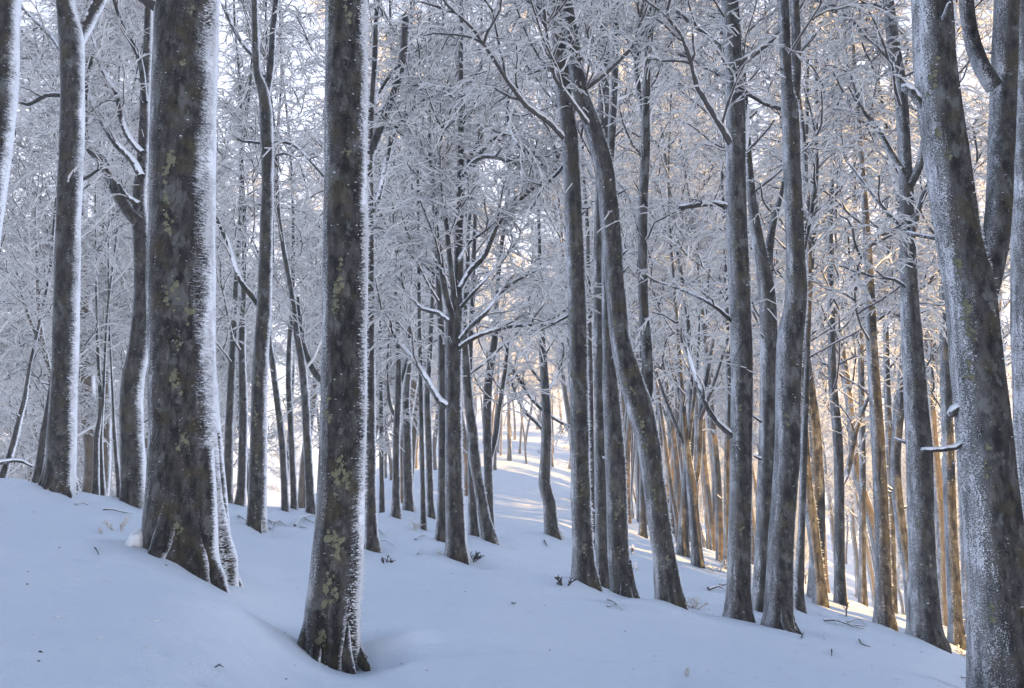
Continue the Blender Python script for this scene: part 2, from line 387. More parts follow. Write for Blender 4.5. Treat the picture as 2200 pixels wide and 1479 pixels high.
hero('O', 9.3, [(1586, 1353, 74), (1586, 1310, 58), (1587, 1240, 50), (1592, 990, 46), (1593, 740, 45), (1582, 450, 43), (1580, 250, 40), (1572, 75, 38), (1567, 0, 36)],
     'straight speckled trunk right of centre with a snowy limb sweeping up to its left',
     limbs=[[(1578, 940, 16), (1560, 925, 16), (1538, 905, 13), (1512, 862, 12), (1492, 805, 10), (1472, 742, 8), (1455, 690, 5)],
            [(1572, 130, 13), (1550, 102, 12), (1492, 56, 10), (1426, 2, 8), (1390, -30, 6)], [(1575, 450, 15), (1545, 438, 14), (1500, 440, 13), (1458, 447, 12)],
            [(1572, 690, 10), (1530, 655, 9), (1470, 625, 8), (1410, 605, 5)]], sides=32, lichen=60, rime=1500)
hero('P', 9.1, [(1674, 1360, 72), (1674, 1310, 60), (1677, 1190, 54), (1686, 1050, 53), (1692, 960, 53), (1697, 740, 54), (1710, 640, 45), (1708, 520, 38), (1703, 380, 37), (1697, 240, 36), (1690, 180, 24), (1683, 0, 22), (1680, -100, 20)],
     'pale smooth trunk right of centre that splits into two parallel stems high up',
     limbs=[[(1702, 260, 22), (1711, 150, 20), (1708, 0, 18), (1706, -80, 16)], [(1712, 640, 11), (1722, 560, 11), (1738, 480, 10), (1752, 400, 9), (1756, 340, 7)],
            [(1706, 130, 9), (1730, 100, 9), (1746, 75, 7)]], sides=32, lichen=20, rime=1800)
hero('Q', 10.2, [(1634, 1322, 44), (1637, 1240, 36), (1647, 990, 35), (1652, 780, 36), (1648, 640, 36), (1632, 540, 28), (1618, 450, 20), (1608, 340, 15), (1600, 200, 12)],
     'greyish trunk tucked between two straight trunks and forking at half height',
     limbs=[[(1650, 600, 22), (1652, 540, 18), (1662, 475, 15), (1677, 425, 10), (1690, 360, 7)]], sides=24, rime=700)
hero('R', 11.2, [(1714, 1318, 36), (1716, 1260, 22), (1722, 1140, 15), (1728, 950, 14), (1735, 740, 12)],
     'thin trunk with flared foot right behind the pale two-stemmed trunk')
hero('S', 11.8, [(1764, 1312, 36), (1757, 1230, 26), (1747, 1140, 25), (1733, 1040, 24), (1724, 900, 23), (1720, 740, 20), (1722, 560, 14), (1728, 400, 10)],
     'dark trunk slanting left beyond the pale two-stemmed trunk', rime=300)
hero('T', 12.4, [(1752, 1300, 40), (1756, 1200, 32), (1756, 1050, 30), (1748, 915, 28), (1736, 820, 24), (1730, 740, 20), (1742, 560, 14), (1752, 420, 10)],
     'broad shadowy trunk crossing behind the slanting dark one', lichen=20)
hero('U', 12.5, [(1807, 1308, 30), (1804, 1230, 22), (1803, 1040, 20), (1798, 920, 20), (1790, 840, 18), (1786, 700, 15), (1784, 500, 11)],
     'upright slim trunk right of the slanting dark one, forking halfway up',
     limbs=[[(1803, 1050, 12), (1822, 1010, 12), (1838, 930, 11), (1855, 880, 9), (1868, 850, 6)]])
hero('V', 16.0, [(1854, 1308, 20), (1853, 1200, 14), (1853, 1000, 13), (1850, 790, 12), (1846, 600, 9)],
     'thin reddish trunk standing alone in the gap on the right')
hero('W', 10.8, [(1901, 1352, 48), (1898, 1300, 34), (1895, 1140, 29), (1886, 940, 27), (1873, 740, 23), (1866, 560, 17), (1857, 425, 13), (1850, 330, 9)],
     'dark lichen-spotted trunk with a white left edge in the right half', lichen=30, rime=500, sides=24)
hero('X', 12.0, [(1962, 1335, 30), (1952, 1230, 24), (1940, 1165, 22), (1927, 1060, 22), (1924, 980, 21), (1932, 890, 20), (1940, 790, 18), (1948, 640, 13)],
     'crooked stem bending behind the thick trunk on the right', rime=200)
hero('X2', 13.0, [(1918, 1335, 20), (1917, 1200, 15), (1912, 1000, 15), (1905, 800, 13), (1902, 600, 9)],
     'narrow shadowed trunk right behind the lichen-spotted one')
hero('Y', 9.2, [(1990, 1394, 88), (1986, 1340, 66), (1981, 1190, 54), (1977, 1050, 52), (1975, 960, 51), (1966, 840, 45), (1960, 740, 42), (1952, 600, 34), (1948, 440, 28), (1943, 330, 26), (1935, 200, 26), (1920, 100, 25), (1907, 0, 22)],
     'thick dark-fronted trunk second from the right, pale rime on its left half',
     limbs=[[(1905, 25, 12), (1880, 12, 11), (1850, 10, 9), (1795, 24, 6)], [(1955, 400, 18), (1975, 360, 17), (1984, 310, 14), (1990, 240, 10)],
            [(1950, 560, 11), (1965, 480, 11), (1985, 420, 9), (2000, 380, 6)], [(1948, 620, 9), (1920, 600, 8), (1880, 596, 6), (1850, 585, 4)],
            [(1945, 380, 12), (1915, 330, 11), (1880, 270, 9), (1850, 230, 6), (1820, 140, 4)], [(1945, 500, 10), (1900, 450, 9), (1860, 400, 7), (1815, 340, 5)]], sides=32, lichen=30, rime=1500)
hero('Z', 11.0, [(2057, 1400, 40), (2052, 1330, 28), (2043, 1140, 25), (2036, 940, 23), (2030, 740, 21), (2026, 560, 17), (2022, 400, 13)],
     'lichen-flecked slim trunk between the two thickest trunks on the right', lichen=50, rime=300)
hero('AA', 11.6, [(2083, 1372, 26), (2079, 1300, 20), (2072, 1140, 17), (2065, 990, 16), (2062, 800, 14)],
     'slim shadowed trunk touching the left side of the big double trunk at right')
hero('BB', 6.0, [(2172, 1560, 170), (2158, 1440, 138), (2142, 1240, 116), (2120, 990, 106), (2096, 760, 100), (2082, 620, 96), (2060, 520, 88), (2035, 350, 86), (2010, 150, 82), (2002, 0, 79)],
     'big double trunk filling the right edge with broken stubs and heavily rimed left side',
     limbs=[[(2108, 640, 60), (2135, 540, 54), (2146, 450, 50), (2154, 250, 50), (2164, 0, 50), (2170, -120, 46)],
            [(2138, 190, 34), (2112, 150, 32), (2092, 100, 31), (2080, 40, 30), (2074, -40, 28)],
            [(2010, 262, 20), (1985, 228, 22), (1962, 200, 20), (1943, 186, 20)], [(2018, 262, 18), (2008, 220, 18), (1996, 184, 18)],
            [(2092, 540, 22), (2082, 500, 22), (2074, 474, 22)], [(2072, 948, 14), (2050, 962, 13), (2020, 966, 12), (1982, 968, 13)],
            [(2064, 872, 20), (2050, 880, 20), (2044, 892, 20)]], sides=56, lichen=70, rime=6000, twig=0)
hero('CC', 8.0, [(2238, 1480, 76), (2222, 1100, 66), (2208, 800, 60), (2204, 500, 56), (2200, 200, 52), (2196, 0, 50)],
     'trunk cut off by the right edge behind the big double trunk', rime=400)
hero('T555', 11.7, [(550, 1146, 44), (551, 1110, 40), (555, 990, 37), (557, 840, 33), (562, 740, 31), (568, 650, 31), (572, 500, 27), (575, 400, 25), (572, 260, 28), (566, 200, 24), (552, 150, 16), (548, 50, 14), (545, -60, 12)],
     'tree between the two left foreground trunks against the brightest sky, V fork at its top',
     limbs=[[(570, 215, 18), (581, 150, 16), (587, 60, 14), (596, -20, 12)], [(556, 655, 15), (545, 640, 14), (515, 600, 12), (490, 525, 11), (470, 480, 10), (455, 444, 8), (440, 400, 5)],
            [(570, 165, 11), (548, 125, 11), (525, 100, 10), (500, 60, 9), (478, 10, 7)], [(576, 310, 9), (610, 305, 8), (640, 318, 8), (670, 350, 7), (700, 385, 5)],
            [(572, 310, 8), (540, 305, 7), (510, 300, 6), (480, 270, 4)], [(580, 340, 7), (610, 330, 6), (640, 345, 5), (655, 390, 3)]], sides=28, lichen=40, rime=1500, twig=0.8, crown=False)
hero('t500', 15.0, [(488, 1092, 26), (489, 1050, 20), (494, 890, 18), (501, 740, 15), (508, 600, 11)], 'left one of a pair of slim trunks right of the stoutest trunk')
hero('t520', 15.0, [(515, 1092, 26), (519, 1050, 20), (523, 890, 18), (520, 740, 15), (524, 620, 11)], 'right one of a pair of slim trunks right of the stoutest trunk')
hero('t612', 15.5, [(613, 1108, 20), (612, 1060, 16), (605, 940, 15), (588, 800, 13), (578, 700, 10)], 'thin trunk bowed left, just right of the tree with the V fork')
hero('t631', 16.0, [(632, 1103, 18), (631, 1050, 14), (626, 940, 14), (620, 790, 12), (628, 650, 9)], 'thin upright trunk halfway between the V-forked tree and the nearest trunk')
hero('t667', 15.0, [(668, 1112, 26), (666, 1060, 20), (660, 940, 18), (651, 800, 17), (638, 720, 14), (630, 650, 11)], 'dark forked trunk directly left of the nearest trunk',
     limbs=[[(690, 818, 14), (672, 795, 14), (655, 750, 12), (645, 700, 10), (640, 640, 7)]])
hero('t850', 14.5, [(851, 1118, 26), (851, 1070, 18), (852, 940, 16), (856, 840, 15), (855, 740, 12), (850, 600, 8)], 'slim trunk in the gap right of the nearest trunk, forking low',
     limbs=[[(853, 900, 8), (838, 870, 8), (832, 800, 6), (836, 720, 4)], [(855, 850, 8), (868, 800, 8), (880, 760, 6)]])
hero('t877', 16.0, [(879, 1108, 30), (877, 1060, 22), (875, 940, 20), (873, 860, 16), (880, 760, 11)], 'frost-whitened trunk left of the many-limbed middle tree')
hero('t910', 13.5, [(910, 1146, 15), (909, 1080, 12), (906, 940, 11), (902, 740, 10), (900, 600, 8)], 'pole-thin trunk left of the many-limbed middle tree, its base nearer than its neighbours')
hero('t925', 15.0, [(927, 1122, 22), (925, 1080, 16), (921, 940, 15), (918, 850, 14), (925, 740, 11), (930, 600, 8)], 'slim dark trunk a little left of the many-limbed middle tree')
hero('t820', 17.0, [(821, 1115, 14), (820, 1000, 11), (819, 850, 10), (816, 700, 8)], 'thinnest trunk right beside the slender trunk with the snapped limb')
hero('t1497', 13.5, [(1500, 1228, 32), (1497, 1180, 24), (1490, 1090, 22), (1487, 1050, 24), (1478, 980, 14), (1470, 900, 12), (1462, 800, 10), (1455, 700, 7)], 'forked trunk in the golden thicket right of the leaning trunk',
     limbs=[[(1489, 1060, 15), (1500, 1000, 13), (1505, 900, 12), (1520, 800, 10), (1535, 720, 7)], [(1478, 960, 9), (1490, 860, 9), (1500, 760, 7), (1502, 680, 4)],
            [(1472, 960, 10), (1450, 910, 9), (1430, 860, 8), (1410, 800, 5)], [(1464, 860, 8), (1445, 800, 8), (1432, 720, 5)], [(1505, 900, 8), (1535, 820, 7), (1560, 740, 5)]], twig=0.5, rime=300)
hero('t1467', 14.5, [(1466, 1204, 34), (1468, 1150, 24), (1474, 1050, 20), (1482, 950, 18), (1484, 850, 14), (1478, 700, 10)], 'dark trunk with a spread foot behind the forked trunk in the golden thicket')
hero('t1565', 13.5, [(1563, 1232, 18), (1562, 1150, 14), (1562, 1000, 13), (1566, 850, 12), (1562, 700, 9)], 'thin dark trunk at the left side of the straight speckled trunk')
hero('t1383', 17.5, [(1382, 1160, 22), (1381, 1110, 15), (1380, 950, 13), (1378, 800, 11)], 'slim trunk peeping out left of the leaning trunk, low on the slope')
hero('t85', 13.5, [(82, 1047, 24), (88, 1000, 20), (96, 930, 18), (107, 870, 15), (118, 780, 11), (125, 680, 8)], 'slim trunk leaning right at the foot of the dark forked trunk far left')
hero('t205', 15.0, [(206, 1074, 16), (207, 1000, 13), (208, 940, 12), (217, 880, 10), (212, 780, 8), (208, 680, 5)], 'thin wavy trunk left of the gnarled one, on the crest of the bank')
hero('t15', 14.5, [(5, 1035, 16), (22, 980, 13), (38, 920, 12), (55, 850, 10), (62, 800, 7)], 'thin stem leaning right at the left edge of the picture')
hero('t218', 15.2, [(221, 1078, 14), (218, 1000, 10), (217, 930, 9), (222, 860, 6)], 'stick-thin stem twinned with the wavy trunk on the bank')
hero('t255', 15.6, [(258, 1086, 13), (252, 1010, 9), (246, 930, 8), (243, 860, 5)], 'skinny stem leaning left beside the gnarled trunk')

# ------------------------------------------------------------------ ground: a smooth snow surface through the feet of the trees
ctrl = []
for h in HERO:
    px, py, w = h['pts'][0]
    if h['key'] in ('A', 'CC'): continue
    ctrl.append(P(px, py - 6, h['Y']))
for (px, py, Y) in [(0, 1479, 3.3), (300, 1479, 3.6), (600, 1479, 4.6), (1100, 1479, 5.1), (1600, 1479, 5.4), (2000, 1479, 5.6),
                    (0, 1250, 5.4), (150, 1300, 5.0), (0, 1050, 12.0), (60, 1080, 9.5), (450, 1300, 5.5), (900, 1350, 6.6), (1200, 1380, 6.5), (1500, 1400, 6.6), (1800, 1400, 7.6),
                    (1130, 1110, 19), (1110, 1060, 28), (1095, 1022, 38), (1090, 988, 52), (1080, 935, 80), (1210, 1105, 19), (900, 1060, 26), (820, 1062, 26), (920, 1006, 52), (1250, 1012, 52),
                    (1360, 1120, 22)]:
    ctrl.append(P(px, py, Y))
for p in [(-12, 20, -0.6), (-18, 30, -6), (-10, 30, -1.6), (-30, 50, -14), (-14, 50, -1.5), (14, 22, -4.2), (12, 32, -4.6), (20, 40, -8), (32, 60, -9), (16, 60, -1.5), (10, 15, -2.6),
          (-5, 1, 1.4), (0, 0, 0.05), (3, 1, -0.2), (-9, 5, 1.9), (8, 4, -1.6), (0, -8, 0.3), (-10, -8, 2.0), (10, -8, -1.0), (15, 8, -3.6), (-18, 10, 0.2), (-26, 16, -5),
          (0, 130, 9), (-60, 130, -22), (60, 130, -4), (-80, 60, -26), (80, 60, -14), (-80, 0, 0), (60, 0, -12), (-50, -40, 4), (50, -40, -6), (0, -40, 2)]:
    ctrl.append(np.array(p, float))
ctrl = np.array(ctrl)
def warp(xy):           # compress distance so that near and far detail get like weight
    r = np.sqrt((xy ** 2).sum(-1, keepdims=True)) + 1e-6
    return xy / r * np.log1p(r / 6.0)
CW = warp(ctrl[:, :2]); nC = len(ctrl)
def tps(r2): return np.where(r2 > 1e-12, r2 * np.log(r2 + 1e-12), 0.0)
Amat = np.zeros((nC + 3, nC + 3))
Amat[:nC, :nC] = tps(((CW[:, None] - CW[None]) ** 2).sum(-1)) + np.eye(nC) * 2e-4
Amat[:nC, nC] = 1; Amat[:nC, nC + 1:] = CW; Amat[nC:, :nC] = Amat[:nC, nC:].T
sol = np.linalg.solve(Amat, np.concatenate([ctrl[:, 2], np.zeros(3)]))
def sstep(x, a, b):
    t = np.clip((x - a) / (b - a), 0, 1); return t * t * (3 - 2 * t)
def ground_z(x, y):
    x = np.atleast_1d(np.asarray(x, float)); y = np.atleast_1d(np.asarray(y, float))
    res = np.zeros(len(x))
    for i0 in range(0, len(x), 20000):
        xy = np.stack([x[i0:i0 + 20000], y[i0:i0 + 20000]], 1); w = warp(xy)
        res[i0:i0 + 20000] = tps(((w[:, None] - CW[None]) ** 2).sum(-1)) @ sol[:nC] + sol[nC] + w @ sol[nC + 1:]
    far = sstep(np.sqrt(x * x + y * y), 110, 220)
    res = res * (1 - far) + far * -18
    # terrain shoulder added unseen behind the photographer to keep the near wood in shade
    s = x * 0.8 + y * 0.6; t = -0.6 * x + 0.8 * y
    res = res + 35 * sstep(-s, -12.0, -8.5) * sstep(-t, 10, 26) * (1 - sstep(-t, 90, 170)) * sstep(s, -110, -70)
    return res

FEET = []       # (x, y, radius, mound height)
def build_ground():
    ang = np.radians(np.concatenate([np.linspace(-44, 44, 301), np.linspace(46, 314, 100)]))
    rr = np.concatenate([np.linspace(0.4, 2.5, 10), np.geomspace(2.55, 34, 230), np.geomspace(35, 600, 70)])
    A, Rr = np.meshgrid(ang, rr)
    x = (Rr * np.sin(A)).ravel(); y = (Rr * np.cos(A)).ravel()
    z = ground_z(x, y)
    for (fx, fy, fr, mh) in FEET:
        d2 = (x - fx) ** 2 + (y - fy) ** 2
        z += mh * np.exp(-d2 / (2 * (fr * 1.5 + 0.06) ** 2))
    near = np.where((y > -4) & (np.hypot(x, y) < 34))[0]
    for i in near:
        z[i] += 0.05 * (mnoise.noise((x[i] * 0.55, y[i] * 0.55, 3.1))) + 0.030 * mnoise.noise((x[i] * 1.5 + 5, y[i] * 2.2, 8.0)) + 0.007 * mnoise.noise((x[i] * 6, y[i] * 9, 1.0))
    # wind-scooped hollow and a soft old track right of the nearest trunk
    for (px, py, Y, dz, sx, sy) in [(900, 1385, 6.3, -0.07, 0.45, 0.18), (960, 1400, 6.1, -0.05, 0.3, 0.12), (1040, 1450, 5.4, -0.04, 0.14, 0.3), (830, 1350, 6.6, 0.04, 0.3, 0.12), (240, 1440, 3.9, -0.012, 0.06, 0.06), (535, 1070, 6.2, 0, 1, 1)]:
        c = P(px, py, Y)
        z += dz * np.exp(-((x - c[0]) / sx) ** 2 - ((y - c[1]) / sy) ** 2)
    prg = np.random.default_rng(5)      # pits where clumps of rime dropped from the crowns
    for q in range(130):
        py_ = 4 + 14 * prg.random() ** 1.4; px_ = py_ * prg.uniform(-0.66, 0.66); w_ = prg.uniform(0.02, 0.06)
        m = np.where((np.abs(x - px_) < 0.3) & (np.abs(y - py_) < 0.3))[0]
        z[m] -= prg.uniform(0.008, 0.024) * np.exp(-((x[m] - px_) ** 2 + (y[m] - py_) ** 2) / (2 * w_ * w_))
    nr, na = len(rr), len(ang)
    V = np.stack([x, y, z], 1)
    ii, jj = np.meshgrid(np.arange(nr - 1), np.arange(na), indexing='ij')
    a = (ii * na + jj).ravel(); b = (ii * na + (jj + 1) % na).ravel()
    Q = np.stack([a, a + na, b + na, b], 1)
    c0 = len(V); V = np.vstack([V, [[0, 0, float(ground_z(0, 0)[0])]]])
    T = np.stack([np.arange(na), (np.arange(na) + 1) % na, np.full(na, c0)], 1)
    me = mesh_from('ground', V, Q[:, ::-1], T[:, ::-1], [M_SNOW])
    return obj('ground', me, kind='structure', label='snow covered forest floor sloping down from left to right')

# ------------------------------------------------------------------ growing branches and drooping rimed twigs
UP = np.array([0, 0, 1.0])
def rvec(rng): return rng.normal(size=3)
def twigs_on(path, rng, segs, density, length, thick=1.0, start=0.15, droop=0.5):
    """side twigs along a path, each a bent, drooping spray with short spurs"""
    path = np.asarray(path); L = np.linalg.norm(np.diff(path, axis=0), axis=1); cum = np.concatenate([[0], np.cumsum(L)])
    tot = cum[-1]; n = max(1, int(tot * density))
    for q in range(n):
        s = tot * (start + (1 - start) * (q + rng.random()) / n)
        i = min(len(L) - 1, int(np.searchsorted(cum, s) - 1)); i = max(i, 0)
        f = (s - cum[i]) / max(L[i], 1e-6)
        p = path[i] * (1 - f) + path[i + 1] * f
        T = unit(path[i + 1] - path[i])
        side = np.cross(T, UP)
        side = unit(side) * (1 if q % 2 else -1)
        d = unit(T * rng.uniform(0.35, 0.9) + side * rng.uniform(0.4, 1.0) + UP * rng.uniform(-0.35, 0.45) + rvec(rng) * 0.18)
        l = length * rng.uniform(0.6, 1.4); k = 5
        r = thick * rng.uniform(0.0105, 0.0165)
        for j in range(k):
            e = p + d * (l / k)
            segs.append((*p, *e, r * (1 - 0.10 * j), r * (1 - 0.10 * (j + 1))))
            for sgn in ((1, -1) if rng.random() < 0.4 else (1 if j % 2 else -1,)):
                sd = unit(np.cross(d, UP) + 1e-3) * sgn
                dd = unit(d * 0.9 + sd * rng.uniform(0.3, 0.8) + UP * rng.uniform(-0.6, 0.1) + rvec(rng) * 0.2)
                ll = l * rng.uniform(0.12, 0.36)
                segs.append((*e, *(e + dd * ll), r * 0.8, r * 0.55))
            p = e
            d = unit(d - UP * droop * rng.uniform(0.2, 0.75) + rvec(rng) * 0.13)

def branch_path(p, d, L, rng, n=7, lift=0.15, wob=0.16):
    pts = [np.array(p, float)]
    for j in range(n):
        pts.append(pts[-1] + d * L / n)
        d = unit(d + UP * (lift if j < n * 0.45 else -lift * 1.3) + rvec(rng) * wob)
    return np.array(pts)

def grow_limb(p, d, L, r, rng, tubes, segs, dens=1.0, droop=0.5, sub=True):
    path = branch_path(p, d, L, rng)
    tubes.add(path, np.linspace(r, r * 0.3, len(path)), 5)
    fill_limb(path, r, L, rng, tubes, segs, dens, droop, sub)
def fill_limb(path, r, L, rng, tubes, segs, dens=1.0, droop=0.5, sub=True, start=0.22):
    n = max(2, int(L * 3.4 * dens))
    for q in range(n):
        f = start + (1 - start) * (q + rng.random()) / n
        i = min(len(path) - 2, int(f * (len(path) - 1)))
        T = unit(path[i + 1] - path[i]); s = unit(np.cross(T, UP) + 1e-3) * (1 if q % 2 else -1)
        p0 = path[i] + (path[i + 1] - path[i]) * rng.random()
        d2 = unit(T * rng.uniform(0.5, 1.0) + s * rng.uniform(0.35, 0.9) + UP * rng.uniform(-0.2, 0.5))
        L2 = L * rng.uniform(0.22, 0.46) * (1.1 - 0.5 * f); L2 = min(max(L2, 0.35), 1.5)
        bp = branch_path(p0, d2, L2, rng, 5, 0.08, 0.2)
        tubes.add(bp, np.linspace(max(r * 0.45, 0.020), 0.013, len(bp)), 4, cap=False)
        twigs_on(bp, rng, segs, 9.5 * dens, min(0.66, 0.36 + L2 * 0.22), droop=droop)
    twigs_on(path, rng, segs, 5.0 * dens, 0.45, start=0.35, droop=droop)

def crown_on(path, rad, rng, tubes, segs, z0, z1, nl, Lmax, dens=1.0, droop=0.5):
    """limbs leaving a stem between heights z0 and z1 above its foot"""
    zs = path[:, 2]
    az = rng.random() * 6.28
    for k in range(nl):
        f = (k + rng.random()) / nl
        h = z0 + (z1 - z0) * f
        i = int(np.searchsorted(zs, h)); i = min(max(i, 1), len(path) - 1)
        p = path[i]; az += 2.4 + rng.normal() * 0.4
        el = math.radians(rng.uniform(22, 58))
        d = np.array([math.cos(az) * math.cos(el), math.sin(az) * math.cos(el), math.sin(el)])
        L = Lmax * rng.uniform(0.6, 1.0) * (1 - 0.45 * f)
        grow_limb(p, d, L, max(0.014, rad[i] * rng.uniform(0.28, 0.5)), rng, tubes, segs, dens, droop)

def trunk_rfun(seed, lobes, flare_h, base_z, amp=0.05, flute=0.0):
    def f(i, ang, p):
        h = max(p[2] - base_z, 0)
        fl = math.exp(-h / flare_h)
        r = 1 + fl * 0.07 * np.cos(lobes * ang + seed) + fl * 0.05 * np.cos((lobes + 2) * ang + seed * 2.3)
        r = r + math.exp(-h / 0.8) * flute * (np.abs(np.cos(lobes * 0.5 * ang + seed)) - 0.6)
        n = np.array([mnoise.noise((math.cos(a) * 1.3 + seed, math.sin(a) * 1.3, p[2] * 1.3 + seed)) + 0.5 * mnoise.noise((math.cos(a) * 3.2 + seed, math.sin(a) * 3.2, p[2] * 3.5)) for a in ang])
        return r + amp * n
    return f

D1v = np.array(D1)
def rime_feathers(path, rad, rng, n, base_z):
    """ice feathers grown into the wind on the windward flank of a trunk"""
    N = len(path)
    idx = rng.integers(0, N - 1, n); f = rng.random(n)
    sd_ = rng.random() * 50
    dens_ = np.array([0.62 + 1.1 * mnoise.noise((path[i][2] * 1.1, sd_, 0.0)) + 0.5 * mnoise.noise((path[i][2] * 4.0, sd_, 3.0)) for i in idx])
    kp = rng.random(n) < dens_
    idx, f = idx[kp], f[kp]; n = len(idx)
    p = path[idx] * (1 - f)[:, None] + path[idx + 1] * f[:, None]
    r = rad[idx] * (1 - f) + rad[idx + 1] * f
    a0 = math.atan2(D1v[1], D1v[0])
    off = np.abs(rng.normal(0, 1, n)) * 0.30 + 0.62        # angle away from the wind, crowding the edge of the band
    sg = np.where(rng.random(n) < 0.75, -1, 1)
    core = rng.random(n) < 0.3
    off = np.where(core, rng.random(n) * 0.9, off)
    a = a0 + sg * off
    Nn = np.stack([np.cos(a), np.sin(a), np.zeros(n)], 1)
    Tn = np.stack([-np.sin(a), np.cos(a), np.zeros(n)], 1)
    base = p + Nn * (r * 0.97)[:, None]
    d = D1v[None] * 0.55 + Nn * 0.75 + rng.normal(0, 0.16, (n, 3))
    d /= np.linalg.norm(d, axis=1)[:, None]
    ln = rng.uniform(0.014, 0.045, n) * np.where(off > 1.2, 0.6, 1.0); wd = rng.uniform(0.003, 0.0065, n)
    u = np.cross(d, np.array([[0, 0, 1.0]])); u /= np.linalg.norm(u, axis=1)[:, None]
    v = np.cross(d, u)
    tip = base + d * ln[:, None]
    b0 = base + Tn * 0 + u * (wd * 1.6)[:, None]; b1 = base - u * (wd * 0.8)[:, None] + v * wd[:, None]; b2 = base - u * (wd * 0.8)[:, None] - v * wd[:, None]
    V = np.stack([b0, b1, b2, tip], 1).reshape(-1, 3)
    k = (np.arange(n) * 4)[:, None]
    T = np.concatenate([k + np.array([[0, 1, 3]]), k + np.array([[1, 2, 3]]), k + np.array([[2, 0, 3]])], 0)
    return mesh_from('rime', V, None, T, [M_RIME], smooth=False)

def lichen_mesh(path, rad, rng, n, base_z):
    """crusty lichen rosettes, thin lumpy discs bent round the bark, in a rough vertical drift down the front"""
    Vs, Ts = [], []; c = 0
    zs = path[:, 2]
    for q in range(n):
        if q % 13 == 0: hc = base_z + 0.25 + rng.random() ** 1.15 * 5.5; ac = rng.normal() * 0.16
        h = hc + rng.normal() * 0.06
        i = int(np.searchsorted(zs, h)); i = min(max(i, 1), len(path) - 2)
        drift = 0.35 * math.sin(h * 1.1 + 1) - 0.1
        view = math.atan2(-path[i][1], -path[i][0])
        a = view - 0.12 + 0.5 * drift + ac + rng.normal() * 0.085
        cen = path[i]; R = rad[i]
        s = (0.004 + 0.021 * rng.random() ** 2.5) * min(1.25, R / 0.17)
        m = 9
        th = np.linspace(0, 6.283, m, endpoint=False)
        rr = s * (1 + 0.30 * rng.normal(size=m))
        def pt(dx, dz, out):
            aa = a + dx / R
            return [cen[0] + math.cos(aa) * (R + out), cen[1] + math.sin(aa) * (R + out), h + dz]
        ring0 = [pt(rr[k] * math.cos(th[k]), rr[k] * math.sin(th[k]) * 1.15, -0.004) for k in range(m)]
        ring1 = [pt(rr[k] * 0.8 * math.cos(th[k]), rr[k] * 0.8 * math.sin(th[k]) * 1.15, 0.007 + 0.003 * rng.random()) for k in range(m)]
        ctr = pt(0, 0, 0.0075)
        Vs += ring0 + ring1 + [ctr]
        for k in range(m):
            k2 = (k + 1) % m
            Ts += [(c + k, c + k2, c + m + k2), (c + k, c + m + k2, c + m + k), (c + m + k, c + m + k2, c + 2 * m)]
        c += 2 * m + 1
    return mesh_from('lichen', Vs, None, Ts, [M_LICHEN])
LICH_OFF = [0, 0]

